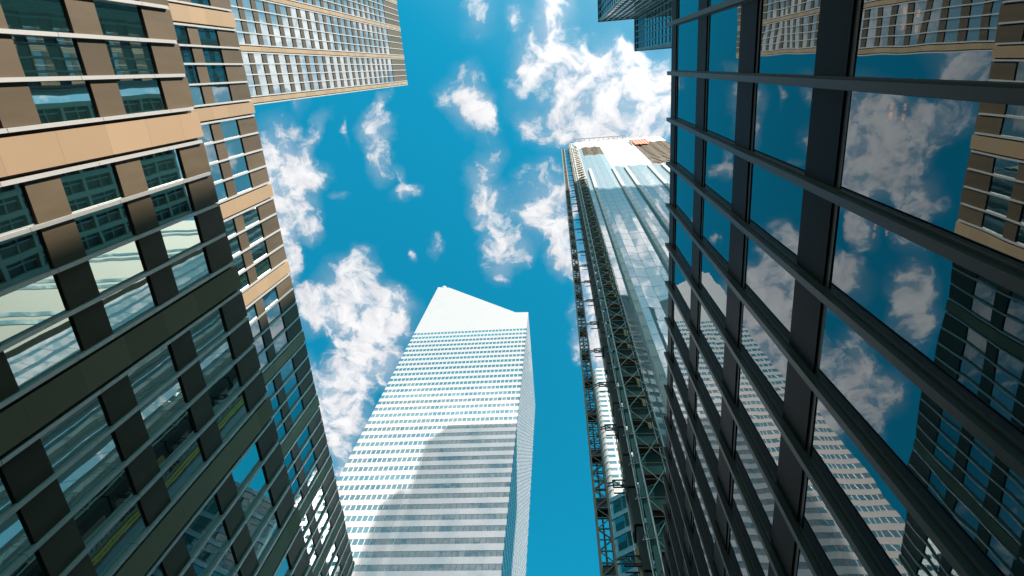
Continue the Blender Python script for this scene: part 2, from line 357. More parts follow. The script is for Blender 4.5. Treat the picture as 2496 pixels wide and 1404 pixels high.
# ------------------------------------------------------------------ mesh helpers
class MB:
    def __init__(self):
        self.v = []; self.f = []; self.mi = []; self.mats = []
    def mat(self, m):
        if m not in self.mats: self.mats.append(m)
        return self.mats.index(m)
    def face(self, pts, m):
        i = len(self.v); self.v += [tuple(p) for p in pts]
        self.f.append(tuple(range(i, i + len(pts)))); self.mi.append(self.mat(m))
    def box(self, x0, x1, y0, y1, z0, z1, m):
        i = len(self.v); k = self.mat(m)
        self.v += [(x0, y0, z0), (x1, y0, z0), (x1, y1, z0), (x0, y1, z0), (x0, y0, z1), (x1, y0, z1), (x1, y1, z1), (x0, y1, z1)]
        for q in ((0, 3, 2, 1), (4, 5, 6, 7), (0, 1, 5, 4), (1, 2, 6, 5), (2, 3, 7, 6), (3, 0, 4, 7)):
            self.f.append(tuple(i + a for a in q)); self.mi.append(k)
    def prism(self, poly, z0, z1, m):
        # poly: (x, y) counter clockwise
        n = len(poly); i = len(self.v); k = self.mat(m)
        self.v += [(x, y, z0) for x, y in poly] + [(x, y, z1) for x, y in poly]
        self.f.append(tuple(i + a for a in reversed(range(n)))); self.mi.append(k)
        self.f.append(tuple(i + n + a for a in range(n))); self.mi.append(k)
        for a in range(n):
            b = (a + 1) % n
            self.f.append((i + a, i + b, i + n + b, i + n + a)); self.mi.append(k)
    def bar(self, p, q, w, m, h=None):
        p = Vector(p); q = Vector(q); d = (q - p)
        if d.length < 1e-6: return
        d.normalize(); h = h or w
        a = Vector((0, 0, 1)) if abs(d.z) < 0.95 else Vector((0, 1, 0))
        s = d.cross(a).normalized(); t = s.cross(d).normalized()
        i = len(self.v); k = self.mat(m)
        for c in (p, q):
            for e, g in ((-1, -1), (1, -1), (1, 1), (-1, 1)):
                self.v.append(tuple(c + s * (e * w / 2) + t * (g * h / 2)))
        for f in ((0, 1, 2, 3), (7, 6, 5, 4), (0, 4, 5, 1), (1, 5, 6, 2), (2, 6, 7, 3), (3, 7, 4, 0)):
            self.f.append(tuple(i + a for a in f)); self.mi.append(k)
    def tube(self, p, q, r, m, n=7):
        p = Vector(p); q = Vector(q); d = (q - p).normalized()
        a = Vector((0, 0, 1)) if abs(d.z) < 0.95 else Vector((0, 1, 0))
        s = d.cross(a).normalized(); t = s.cross(d).normalized()
        i = len(self.v); k = self.mat(m)
        for c in (p, q):
            for j in range(n):
                an = 2 * math.pi * j / n
                self.v.append(tuple(c + s * (r * math.cos(an)) + t * (r * math.sin(an))))
        for j in range(n):
            b = (j + 1) % n
            self.f.append((i + j, i + b, i + n + b, i + n + j)); self.mi.append(k)
        self.f.append(tuple(i + j for j in reversed(range(n)))); self.mi.append(k)
        self.f.append(tuple(i + n + j for j in range(n))); self.mi.append(k)
    def build(self, name, parent=None, base=(0, 0, 0), kind=None, label=None):
        me = bpy.data.meshes.new(name)
        bx, by, bz = base
        me.from_pydata([(x - bx, y - by, z - bz) for x, y, z in self.v], [], self.f)
        for m in self.mats: me.materials.append(MAT[m])
        me.polygons.foreach_set('material_index', self.mi)
        me.update()
        o = bpy.data.objects.new(name, me); COL.objects.link(o)
        if parent is None:
            o.location = base
        else:
            o.parent = parent
        if kind: o['kind'] = kind
        if label: o['label'] = label
        return o
def thing(name, label, cat, base, group=None):
    o = bpy.data.objects.new(name, None); COL.objects.link(o)
    o.location = base; o.empty_display_size = 1
    o['label'] = label; o['category'] = cat
    if group: o['group'] = group
    return o
def tag(o, label, cat, group=None):
    o['label'] = label; o['category'] = cat
    if group: o['group'] = group
    return o
def pane_x(mb, x, y0, y1, z0, z1, m, face=1, tilt=0.0016, thick=0.03):
    """one pane of glass in a wall of constant x, each set very slightly out of true"""
    a = random.gauss(0, tilt) * (y1 - y0) / 2; b = random.gauss(0, tilt) * (z1 - z0) / 2
    f = [(x + face * (-a - b), y0, z0), (x + face * (a - b), y1, z0), (x + face * (a + b), y1, z1), (x + face * (-a + b), y0, z1)]
    if face < 0: f = [f[1], f[0], f[3], f[2]]
    mb.face(f, m)
    g = [(p[0] - face * thick, p[1], p[2]) for p in f]
    mb.face([g[3], g[2], g[1], g[0]], m)
    for i in range(4):
        j = (i + 1) % 4
        mb.face([f[j], f[i], g[i], g[j]], m)
def many(specs, name, parent, base, maxn=100):
    """specs: (distance, builder(mb)); nearest maxn as parts, the rest as one part"""
    specs = sorted(specs, key=lambda s: s[0])
    for d, fn in specs[:maxn]:
        mb = MB(); fn(mb); mb.build(name, parent, base)
    rest = specs[maxn:]
    if rest:
        mb = MB()
        for d, fn in rest: fn(mb)
        mb.build(name, parent, base, kind='stuff')

# ------------------------------------------------------------------ ground
g = MB(); g.box(-900, 900, -900, 900, -0.5, -0.15, 'asphalt'); o = g.build('ground'); o['kind'] = 'structure'
g = MB(); g.box(-13.0, 1.2, -60, 95, -0.148, -0.10, 'asphalt'); o = g.build('road'); o['kind'] = 'structure'
g = MB(); g.box(-16.7, -13.0, -60, 95, -0.148, 0.0, 'concrete'); g.box(1.2, 4.0, -60, 95, -0.148, 0.0, 'concrete')
o = g.build('pavement'); o['kind'] = 'structure'

# ------------------------------------------------------------------ stepped stone office building (left)
LB = (-17.0, 0.0, 0.0)
left = thing('stone_office_building', 'stepped stone office building with silver vertical fins and green tinted windows', 'building', LB)

def wing(name, A, ys, bands, zw, ztop, zbot, back, yend0, yend1, gmat, finw, base):
    """fins at ys; bands = indices of bays that are solid stone; zw = [(z0,z1)] glazed zones, lowest first"""
    body = MB()
    body.box(back, -A - 0.32, yend0, yend1, 0 if name == 'low_wing' else zbot - 2, ztop - 0.02, 'dark')
    w = body.build(name, left, base)
    fx = -A
    # fins, jointed at every storey
    fins = []
    for k, y in enumerate(ys):
        def fn(mb, y=y, k=k):
            z = zbot; jt = [b for a, b in zw if zbot < b < ztop - 1] + [ztop - 0.25]
            sh = 0.45 * (k % 3)
            for b in jt:
                zz_ = min(b - 0.9 + sh, ztop - 0.25) if b != jt[-1] else b
                if zz_ - z > 0.3:
                    mb.box(fx - 0.25, fx, y - finw / 2, y + finw / 2, z + 0.012, zz_ - 0.012, 'rail')
                    mb.box(fx - 0.25, fx - 0.02, y - finw / 2 + 0.01, y + finw / 2 - 0.01, zz_ - 0.012, zz_ + 0.012, 'dark')
                    z = zz_
        fins.append((abs(y) + (0 if A < 20 else 0), fn))
    many(fins, 'fin', w, base)
    win = []; spn = []; pier = []
    for k in range(len(ys) - 1):
        a = ys[k]; b = ys[k + 1]
        if k in bands:
            def fp(mb, a=a, b=b):
                mb.box(fx - 0.30, fx - 0.015, a + finw / 2 + 0.13, b - finw / 2 - 0.13, zbot, ztop, 'stone')
            pier.append((abs(a), fp)); continue
        ya = a + finw / 2 + 0.012; yb = b - finw / 2 - 0.012
        z = zbot
        for (w0, w1) in list(zw) + [(ztop, ztop)]:
            if w0 - z > 0.05:
                def fs(mb, ya=ya, yb=yb, z=z, w0=w0):
                    mb.box(fx - 0.30, fx - 0.10, ya, yb, z, w0, 'spandrel')
                spn.append((abs(a) + abs(ztop - w0) * 0.5, fs))
            if w1 > w0:
                def fw(mb, ya=ya, yb=yb, w0=w0, w1=w1):
                    mb.box(fx - 0.30, fx - 0.17, ya, yb, w1 - 0.06, w1, 'dark')
                    mb.box(fx - 0.30, fx - 0.17, ya, yb, w0, w0 + 0.05, 'dark')
                    pane_x(mb, fx - 0.19, ya, yb, w0 + 0.05, w1 - 0.06, gmat)
                win.append((abs(a) + abs(ztop - w1) * 0.5, fw))
            z = w1
    many(win, 'window', w, base)
    many(spn, 'spandrel_panel', w, base)
    many(pier, 'stone_pier', w, base)
    return w

# low wing, the one nearest the street
A1 = 16.9
r = [-0.223, -0.139, -0.055, 0.032, 0.1215, 0.212, 0.303, 0.393, 0.4845, 0.576, 0.668, 0.761, 0.8539, 0.9464, 1.0375, 1.129]
r = [-0.223 - 0.086 * i for i in (5, 4, 3, 2, 1)] + r + [1.129 + 0.0918 * i for i in range(1, 15)]
ys1 = [A1 * x for x in r]
b1 = {k for k in range(len(ys1)) if (k - 8) % 5 == 0}
zf = lambda ratio, A: ratio * (A + 0.1) + EYE
zw1 = [(zf(0.6385 + 0.2457 * i - 0.2457, A1), zf(0.799 + 0.2457 * i - 0.2457, A1)) for i in range(5)]
wing('low_wing', A1, ys1, b1, zw1, zf(1.656, A1), 3.0, -40.0, ys1[0], ys1[-1], 'teal_glass', 0.14, LB)
# middle wing, set back behind it
A2 = 27.4
r = [-0.242, -0.185, -0.132, -0.084, -0.03, 0.027, 0.076, 0.132, 0.188, 0.244, 0.300, 0.356, 0.411, 0.47, 0.527, 0.583, 0.638, 0.695, 0.750, 0.808, 0.864,
     0.916, 0.974, 1.031, 1.086, 1.143, 1.202, 1.259, 1.316, 1.374, 1.429, 1.481, 1.5416, 1.5963, 1.6543, 1.7099, 1.7619, 1.8211, 1.878, 1.9337, 1.9916, 2.0255]
r = [-0.242 - 0.052 * i for i in (4, 3, 2, 1)] + r
ys2 = [A2 * x for x in r]
b2 = {k for k in range(len(ys2)) if (k - 4) % 5 == 0}
zw2 = [(zf(1.6105 + 0.1555 * i, A2), zf(1.7142 + 0.1555 * i, A2)) for i in (-1, 0, 1)]
wing('middle_wing', A2, ys2, b2, zw2, zf(1.989, A2), 28.9, -44.2, ys2[0], ys2[-1] + 0.12, 'mid_glass', 0.14, LB)
# tower at the back
A3 = 44.5
r = [0.0425, 0.017, -0.0172, -0.0514, -0.0856, -0.1200, -0.1445, -0.181, -0.2185, -0.256, -0.2935, -0.3185, -0.3525, -0.386, -0.420, -0.455, -0.480,
     -0.515, -0.549, -0.584, -0.618, -0.643, -0.678, -0.712, -0.746, -0.78]
ys3 = sorted(A3 * x for x in r)
n3 = len(ys3)
b3 = {n3 - 2 - i for i in (0, 5, 10, 15, 20)}
zw3 = [(zf(2.072 + 0.0951 * i, A3), zf(2.1325 + 0.0951 * i + (0.024 if i == 18 else 0), A3)) for i in range(-4, 19)]
wing('rear_tower', A3, ys3, b3, zw3, zf(4.212, A3), 60.0, -78.0, ys3[0], ys3[-1] + 0.12, 'pale_glass', 0.17, LB)

# ------------------------------------------------------------------ dark bronze office building (right)
BF = 4.1; GX = BF + 0.05
RBASE = (4.3, 0, 0)
rb = thing('bronze_office_building', 'dark bronze framed office building with mirror glass and heavy projecting fins', 'building', RBASE)
R0, R1 = -13.0, 28.6
fy = [BF * (0.138 + 0.385 * k) for k in range(-7, 18)]
fy = [y for y in fy if R0 < y < R1]
R0 = fy[0] - 0.3; R1 = fy[-1] + 0.35
zR = lambda q: q * BF + EYE
sp = [(0.20, 0.53), (2.205, 2.52), (3.215, 3.53), (4.235, 4.53), (5.265, 5.50)]
mb = MB()
mb.box(GX + 9.0, GX + 16, R0, R1, 0, zR(5.46), 'dark')          # core
mb.box(GX + 0.1, GX + 9.0, R0, R0 + 0.3, 0, zR(5.46), 'dark'); mb.box(GX + 0.1, GX + 9.0, R1 - 0.3, R1, 0, zR(5.46), 'bronze_panel')
mb.box(BF + 0.02, GX + 16, R0 + 0.01, R1 - 0.01, zR(5.47), zR(5.495), 'dark')
mb.build('core_wall', rb, RBASE)
for i, (a, b) in enumerate(sp):
    mb = MB()
    for k in range(len(fy) - 1):
        y0, y1 = fy[k] + 0.094, fy[k + 1] - 0.094
        mb.box(BF, BF + 0.16, y0, y1, zR(a) + 0.14, zR(b) - 0.05, 'bronze_panel')
        mb.box(BF + 0.03, BF + 0.17, y0, y1, zR(a), zR(a) + 0.135, 'bronze')
        mb.box(BF + 0.025, BF + 0.17, y0, y1, zR(b) - 0.045, zR(b), 'bronze')
    mb.box(GX + 0.08, GX + 8.99, R0 + 0.31, R1 - 0.31, zR(a) + 0.12, zR(a) + 0.42, 'ceiling')
    mb.build('spandrel_band', rb, RBASE)
for y in fy:
    mb = MB()
    zt = zR(5.52)
    mb.box(BF - 0.004, BF + 0.2, y - 0.092, y + 0.092, 0.0, zR(5.497), 'bronze')
    mb.box(BF - 0.112, BF - 0.005, y - 0.05, y + 0.05, 0.0, zt, 'bronze')
    mb.box(BF - 0.125, BF - 0.113, y - 0.065, y + 0.065, 0.0, zt + 0.01, 'bronze')
    mb.build('fin', rb, RBASE)
wins = []
for i in range(len(sp) - 1):
    for k in range(len(fy) - 1):
        def fw(mb, i=i, k=k):
            pane_x(mb, GX, fy[k] + 0.094, fy[k + 1] - 0.094, zR(sp[i][1]) + 0.001, zR(sp[i + 1][0]) - 0.001, 'vision', -1, 0.0028, 0.02)
        wins.append((abs(fy[k] - 4), fw))
many(wins, 'window', rb, RBASE)
mb = MB()
for k in range(len(fy) - 1):
    mb.box(GX, GX + 0.03, fy[k] + 0.094, fy[k + 1] - 0.094, 0.05, zR(sp[0][0]) - 0.001, 'dark')
mb.build('base_wall', rb, RBASE)
# rows of warm ceiling lamps inside the fourth storey down
proto = None
zc = zR(2.205) + 0.12
for xr, yl in ((4.70, [0.20 * 4.7, 0.225 * 4.7, 0.51 * 4.7, 0.54 * 4.7, 0.57 * 4.7, 0.60 * 4.7, -0.06 * 4.7, -0.02 * 4.7, 0.86 * 4.7, 1.86 * 4.7]),
               (4.88, [0.20 * 4.8, 0.23 * 4.8, 0.52 * 4.8, 0.55 * 4.8, 0.58 * 4.8, -0.05 * 4.8, -0.01 * 4.8, 0.90 * 4.8, 1.84 * 4.8, 1.89 * 4.8])):
    for y in yl:
        if proto is None:
            proto = thing('ceiling_lamp', 'small warm ceiling lamp glowing behind the dark mirror glass', 'lamp', (xr, y, zc), 'warm ceiling lamps behind the dark glass')
            m_ = MB(); m_.tube((0, 0, 0), (0, 0, -0.10), 0.02, 'black'); m_.box(-0.03, 0.03, -0.08, 0.03, -0.115, -0.10, 'black')
            m_.build('lamp_stem', proto)
            m_ = MB(); m_.tube((0, -0.075, -0.135), (0, 0.02, -0.135), 0.019, 'bulb', 8)
            m_.build('bulb', proto)
        else:
            c = proto.copy(); COL.objects.link(c); c.location = (xr, y, zc)
            for ch in list(proto.children):
                d = ch.copy(); COL.objects.link(d); d.parent = c

# ------------------------------------------------------------------ white skyscraper with the slanted crown
YC = 115.0; XL, XR = -73.4, -19.1; DEP = 54.0
CB = ((XL + XR) / 2, YC + DEP / 2, 0)
cit = thing('skyscraper', 'white striped skyscraper with a slanted wedge crown, standing at the end of the street', 'skyscraper', CB)
zC = lambda q: q * YC + EYE
xa, xb = -0.579 * YC, -0.222 * YC
mb = MB()
top = [(XL, zC(2.767)), (xa, zC(2.752)), (xb, zC(2.390)), (XR, zC(2.386))]
zb = zC(2.2059) + 1.35
prof = [(XL, zb), (XR, zb)] + [(x, z) for x, z in reversed(top)]
n = len(prof); i0 = 0
fr = [(x, YC, z) for x, z in prof]; bk = [(x, YC + DEP, z) for x, z in prof]
mb.face(fr, 'white_metal'); mb.face(list(reversed(bk)), 'white_metal')
for i in range(n):
    j = (i + 1) % n
    mb.face([fr[j], fr[i], bk[i], bk[j]], 'white_metal')
mb.build('crown', cit, CB)
mb = MB()
mb.tube((XL + 3.2, YC + 1.5, zC(2.767) - 0.2), (XL + 3.2, YC + 1.5, zC(2.767) + 1.6), 1.6, 'white_wall', 14)
mb.build('roof_vent', cit, CB)
mb = MB()
mb.box(XL + 0.3, XR - 0.3, YC + 0.3, YC + DEP - 0.3, 0, zb - 0.01, 'dark')
mb.build('core_wall', cit, CB)
pit = 0.0384 * YC
zlast = zb
for i in range(50):
    zc_ = zC(2.2059 - 0.0384 * i)
    zt_, zl_ = zc_ + 1.05, zc_ - 1.05
    m1 = MB()   # white band over this storey's windows (the crown covers the first)
    if i > 0:
        m1.prism([(XL, YC), (XR, YC), (XR, YC + DEP), (XL, YC + DEP)], zt_, zlast, 'white_metal')
        m1.build('spandrel_band', cit, CB)
    zlast = zl_
    if i == 0:
        m1 = MB(); m1.prism([(XL, YC), (XR, YC), (XR, YC + DEP), (XL, YC + DEP)], zt_, zb - 0.002, 'white_metal'); m1.build('spandrel_band', cit, CB)
    m2 = MB()
    npn = 33
    for k in range(npn):
        for side in (0, 1):
            if side == 0:
                a = XL + (XR - XL) * k / npn + 0.11; b = XL + (XR - XL) * (k + 1) / npn - 0.11
                t1 = random.gauss(0, 0.0035); t2 = random.gauss(0, 0.0035); y = YC + 0.06
                m2.face([(a, y + t1, zl_), (b, y - t1, zl_), (b, y - t1 + t2, zt_), (a, y + t1 + t2, zt_)], 'sky_glass')
                m2.box(b, b + 0.22, YC + 0.02, YC + 0.31, zl_ + 0.002, zt_ - 0.002, 'white_mullion') if k < npn - 1 else None
            else:
                a = YC + DEP * k / npn + 0.11; b = YC + DEP * (k + 1) / npn - 0.11
                t1 = random.gauss(0, 0.003); x = XR - 0.06
                m2.face([(x + t1, a, zl_), (x - t1, b, zl_), (x - t1, b, zt_), (x + t1, a, zt_)], 'sky_glass')
                m2.box(XR - 0.31, XR - 0.02, b, b + 0.22, zl_ + 0.002, zt_ - 0.002, 'white_mullion') if k < npn - 1 else None
    m2.box(XL + 0.05, XL + 0.31, YC + 0.05, YC + DEP - 0.05, zl_ + 0.002, zt_ - 0.002, 'sky_glass')
    m2.build('window_band', cit, CB)

# ------------------------------------------------------------------ tower under construction
YT = 32.0; TX0, TX1 = 7.55, 44.0; TD = 9.0; FP = 4.26
TB = ((TX0 + TX1) / 2, YT + TD / 2, 0)
tw = thing('tower', 'pleated glass tower under construction, bare white boards and open brown storeys at its top', 'tower', TB)
zT = lambda q: q * YT + EYE
ZTOP = zT(8.32)
half = 1.88; amp = 0.32
xs = [TX0]
x = 0.4694 * YT
while x - half > TX0 + 0.3: x -= half
xs += [x + half * i for i in range(40) if x + half * i < TX1]
xs.append(TX1)
pk0 = round((0.4694 * YT - x) / half)
def yoff(i):
    return 0.0 if (i - 1 - pk0) % 2 == 0 else amp
pl = [(xs[i], YT + (yoff(i) if 0 < i < len(xs) - 1 else amp * 0.5)) for i in range(len(xs))]
mb = MB()
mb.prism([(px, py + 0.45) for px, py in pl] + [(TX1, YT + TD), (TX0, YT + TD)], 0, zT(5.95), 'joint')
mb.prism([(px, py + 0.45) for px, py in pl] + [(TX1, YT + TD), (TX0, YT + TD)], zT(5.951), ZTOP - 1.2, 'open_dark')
mb.build('core_wall', tw, TB)
# storeys
nst = int((ZTOP - 2) / FP)
strips = [0.305 * YT, 0.534 * YT, 0.660 * YT, 0.885 * YT, 1.02 * YT]
def facet_panel(mb, i, z0, z1, m, out=0.0, gap=0.022, tilt=0.0022):
    (xa_, ya_), (xb_, yb_) = pl[i], pl[i + 1]
    d = Vector((xb_ - xa_, yb_ - ya_)); L_ = d.length; d /= L_; nrm = Vector((d.y, -d.x))
    a = Vector((xa_, ya_)) + d * gap + nrm * out; b = Vector((xb_, yb_)) - d * gap + nrm * out
    t1 = random.gauss(0, tilt); t2 = random.gauss(0, tilt)
    def P(v, z, t): return (v.x + nrm.x * t, v.y + nrm.y * t, z)
    f = [P(a, z0 + gap, t1), P(b, z0 + gap, -t1), P(b, z1 - gap, -t1 + t2), P(a, z1 - gap, t1 + t2)]
    mb.face(f, m)
    g = [(q[0] - nrm.x * 0.10, q[1] - nrm.y * 0.10, q[2]) for q in f]
    mb.face([g[3], g[2], g[1], g[0]], m)
    for j in range(4):
        k = (j + 1) % 4
        mb.face([f[k], f[j], g[j], g[k]], m)
glz_top_left, glz_top_right = zT(7.10), zT(6.07)
for i in range(len(pl) - 1):
    xm = (pl[i][0] + pl[i + 1][0]) / 2 / YT
    ztop_g = glz_top_left if xm < 0.525 else glz_top_right
    if xm < 0.30: ztop_g = zT(7.7)
    mb = MB(); wb = MB()
    st = 0
    z = 1.0
    while z < ZTOP - 0.5:
        z1 = min(z + FP, ZTOP - 0.3)
        mid = (z + z1) / 2
        brown1 = 0.30 < xm < 0.525 and zT(7.10) < mid < zT(7.75)
        brown2 = 0.93 < xm and zT(6.05) < mid < zT(7.80)
        if not (brown1 or brown2):
            if mid < ztop_g: facet_panel(mb, i, z, z1, 'facet_glass')
            else:
                facet_panel(wb, i, z, z1, 'white_board', out=0.02)
        z = z1
    mb.build('glass_strip', tw, TB)
    if wb.f: wb.build('white_cladding', tw, TB)
# floor joints: a thin rail at every storey of every pleat, in one piece per storey
for s in range(1, nst):
    z = 1.0 + s * FP
    if z > zT(6.9): continue
    mb = MB()
    for i in range(len(pl) - 1):
        (xa_, ya_), (xb_, yb_) = pl[i], pl[i + 1]
        mb.bar((xa_, ya_ + 0.01, z), (xb_, yb_ + 0.01, z), 0.05, 'joint', 0.04)
    mb.build('floor_joint', tw, TB)
for xs_ in strips:
    mb = MB()
    w = 0.42
    z = 2.0
    while z < zT(6.0):
        z1 = z + FP
        mb.box(xs_ - w, xs_ + w, YT - 0.28, YT + 0.7, z + 0.03, z1 - 0.03, 'fin_strip')
        for q in (-0.22, 0.0, 0.22):
            mb.box(xs_ + q - 0.03, xs_ + q + 0.03, YT - 0.295, YT - 0.27, z + 0.35, z + 1.05, 'black')
        z = z1
    mb.build('louvre_strip', tw, TB)
# open storeys: zigzag concrete slab edges
for (q0, q1, za, zb_) in ((0.30, 0.525, 7.10, 7.76), (0.93, 1.375, 6.05, 7.82)):
    z = zT(za)
    while z < zT(zb_) + 0.5:
        mb = MB()
        pts = [p for p in pl if q0 * YT - 1.0 < p[0] < q1 * YT + 1.0]
        for a, b in zip(pts, pts[1:]):
            mb.prism([(a[0], a[1] - 0.05), (b[0], b[1] - 0.05), (b[0], b[1] + 1.2), (a[0], a[1] + 1.2)], z - 0.9, z, 'slab_edge')
        mb.build('floor_slab', tw, TB)
        z += 2.9
# weep holes and fixings over the white boards
mb = MB()
rr = random.Random(3)
for s in range(int(zT(6.1) / FP), int(ZTOP / FP)):
    for i in range(len(pl) - 1):
        xm = (pl[i][0] + pl[i + 1][0]) / 2 / YT
        if 0.53 < xm < 0.93 and rr.random() < 0.75:
            z = 1.0 + s * FP + 0.6
            px = pl[i][0] + 0.5 + rr.random() * 0.8
            t = (px - pl[i][0]) / (pl[i + 1][0] - pl[i][0]); py = pl[i][1] * (1 - t) + pl[i + 1][1] * t
            mb.box(px, px + 0.42, py - 0.06, py + 0.02, z, z + 0.8, 'slab_edge')
mb.build('fixing_bracket', tw, TB, kind='stuff')
mb = MB()
for i in range(len(pl) - 1):
    a, b = pl[i], pl[i + 1]
    mb.prism([(a[0], a[1] - 0.08), (b[0], b[1] - 0.08), (b[0], b[1] + 0.6), (a[0], a[1] + 0.6)], ZTOP - 0.29, ZTOP + 0.6, 'white_board')
mb.build('parapet', tw, TB)
mb = MB()
for z in (ZTOP + 2.2, ZTOP + 4.0):
    mb.bar((TX0 - 0.6, YT - 0.8, z), (0.93 * YT, YT - 0.8, z), 0.14, 'steel')
for k in range(11):
    xk = TX0 + 0.1 + k * 2.05
    mb.bar((xk, YT - 0.8, ZTOP - 0.2), (xk, YT - 0.8, ZTOP + 4.3), 0.13, 'black')
    mb.bar((xk, YT - 0.8, ZTOP - 0.1), (xk, YT + 0.2, ZTOP + 0.1), 0.12, 'black')
mb.build('roof_railing', tw, TB)
# bright orange netting hung at the head of the open storeys
OB = (1.03 * YT, YT - 0.5, zT(7.72))
mb = MB()
k = 9
xo = [0.945 * YT + (1.125 - 0.945) * YT * i / k for i in range(k + 1)]
for i in range(k):
    y0 = YT - 0.35 - 0.25 * (i % 2); y1 = YT - 0.35 - 0.25 * ((i + 1) % 2)
    mb.prism([(xo[i], y0 - 0.06), (xo[i + 1], y1 - 0.06), (xo[i + 1], y1 + 0.02), (xo[i], y0 + 0.02)], zT(7.50) + 0.5 * (i % 3), zT(7.98), 'orange')
mb.bar((xo[0] - 0.9, YT - 0.5, zT(7.95)), (xo[-1] + 0.2, YT - 0.5, zT(7.95)), 0.18, 'black')
mb.bar((xo[0] - 0.5, YT - 0.5, zT(7.6)), (xo[0] - 0.5, YT - 0.5, zT(7.98)), 0.3, 'black')
tag(mb.build('safety_net', None, OB), 'bright orange safety netting hung at the top of the open brown storeys', 'netting')

# ------------------------------------------------------------------ scaffold against the left edge of that tower
YS0, YS1 = 29.6, 31.5
SB = (5.6, (YS0 + YS1) / 2, 0)
sc = thing('scaffold', 'tall tube scaffold with green boards and brown plank decks along the glass tower', 'scaffold', SB)
lv0 = 1.042 * 30 + EYE; lvp = 3.95
levels = [lv0 + lvp * i for i in range(-7, 60)]
levels = [z for z in levels if 3 < z < 8.2 * 30]
sx0, sxm, sx1 = 0.126 * 30.4, 0.1745 * YS0, 0.2385 * 31.0 - 0.05
STOP = levels[-1] + 2
for (px, py, r_) in ((sxm, YS0, 0.075), (sx1, YS0 + 0.1, 0.06), (sxm - 0.35, YS1, 0.06), (sx1, YS1, 0.05), (sx0 + 0.7, YS0 + 0.3, 0.06), (sx0, YS1, 0.05)):
    mb = MB(); mb.tube((px, py, 0), (px, py, STOP), r_, 'steel', 8); mb.build('post', sc, SB)
rr = random.Random(11)
brace = []; deck = []; back = []; board = []; ply = []
for z in levels:
    def fb_(mb, z=z):
        r_ = 0.032
        zz1 = z + lvp
        mb.tube((sxm, YS0 + 0.04, z), (sx1, YS0 + 0.12, z + 0.05), r_, 'steel', 5)
        mb.tube((sxm, YS0 + 0.04, z + lvp * 0.5), (sx1, YS0 + 0.12, z + lvp * 0.52), r_, 'steel', 5)
        mb.tube((sxm, YS0 + 0.02, z), (sx1, YS0 + 0.14, zz1), r_, 'steel', 5)
        mb.tube((sx1, YS0 + 0.02, z + 0.1), (sxm, YS0 + 0.14, zz1), r_, 'steel', 5)
        mb.tube((sx1, YS0 + 0.1, z + 0.3), (sx1, YS1, zz1 - 0.2), 0.026, 'steel', 5)
        mb.tube((sxm, YS0, z + 0.2), (sxm - 0.35, YS1, zz1 - 0.4), 0.026, 'steel', 5)
        mb.tube((sxm, YS0 + 0.06, z + lvp * 0.25), (sx1 - 0.8, YS1 - 0.3, z + lvp * 0.9), 0.024, 'mast', 5)
        mb.tube((sxm, YS0, z), (sxm - 0.9, YS0 + 0.3, z + 0.1), 0.03, 'steel', 5)
        mb.tube((sxm - 0.9, YS0 + 0.3, z + 0.1), (sxm, YS0, z + 1.6), 0.024, 'steel', 5)
    brace.append((z, fb_))
    def fd_(mb, z=z):
        for q in range(2):
            y0 = YS1 - 0.70 + q * 0.34
            mb.box(sxm - 0.45, sx1 - 0.08, y0, y0 + 0.30, z - 0.07, z - 0.02 + 0.01 * (q % 2), 'plank')
        mb.box(sxm - 0.5, sx1 - 0.1, YS1 - 0.76, YS1 - 0.715, z - 0.09, z + 0.10, 'plank' if rr.random() < .7 else 'ply')
    deck.append((z, fd_))
    def fk_(mb, z=z):
        h = lvp * (0.46 + 0.12 * rr.random())
        mb.box(sxm - 0.3, sx1 - 0.12, YS1 + 0.02, YS1 + 0.06, z + 0.02, z + h, 'green_board')
        mb.box(sxm - 0.3, sxm - 0.3 + (sx1 - sxm) * (0.35 + 0.25 * rr.random()), YS1 + 0.02, YS1 + 0.06, z + h + 0.02, z + lvp * 0.84, 'green_board')
    back.append((z, fk_))
    def fg_(mb, z=z):
        # tilted fascia board on the outer side
        a = (sx0 + 0.90, YS0 + 0.15, z + 0.2); b = (sx0 + 1.2 + 0.1 * rr.random(), YS0 + 0.1, z + 0.2)
        c = (b[0] + 0.05, b[1], z + lvp * 0.86); d = (a[0] + 0.05, a[1], z + lvp * 0.86)
        mb.face([a, b, c, d], 'green_board'); mb.face([(p[0], p[1] + 0.05, p[2]) for p in (d, c, b, a)], 'green_board')
        mb.face([a, d, (d[0], d[1] + .05, d[2]), (a[0], a[1] + .05, a[2])], 'green_board')
    board.append((z, fg_))
    if rr.random() < 0.75:
        def fp_(mb, z=z):
            mb.box(sx1 - 0.62, sx1 - 0.34, YS0 + 0.9, YS0 + 0.95, z + 1.2 + rr.random(), z + lvp * 0.75, 'ply')
        ply.append((z, fp_))
many(brace, 'brace', sc, SB); many(deck, 'plank_deck', sc, SB); many(board, 'fascia_board', sc, SB); many(back, 'back_board', sc, SB); many(ply, 'plywood_sheet', sc, SB)
mb = MB()
z = 3.0
while z < STOP - 2:
    h = lvp * 0.94
    o_ = rr.random() * 0.16
    mb.box(sx0 + 0.05 + o_, sx0 + 0.80, YS0 + 0.45, YS1 + 0.2, z, z + h, 'brown_net')
    mb.box(sx0 + o_ * 0.5 - 0.02, sx0 + 0.2, YS1 - 0.5, YS1 + 0.1, z + 0.3, z + h * 0.8, 'mast' if rr.random() < .5 else 'ply')
    mb.bar((sx0 + 0.82, YS0 + 0.4, z), (sx0 + 0.88, YS0 + 0.35, z + h), 0.05, 'white_mullion')
    z += lvp
mb.box(sxm - 0.05, sx1 + 0.35, YS1 + 0.12, YS1 + 0.16, 3, STOP - 2, 'brown_net')
mb.build('debris_sheet', sc, SB)

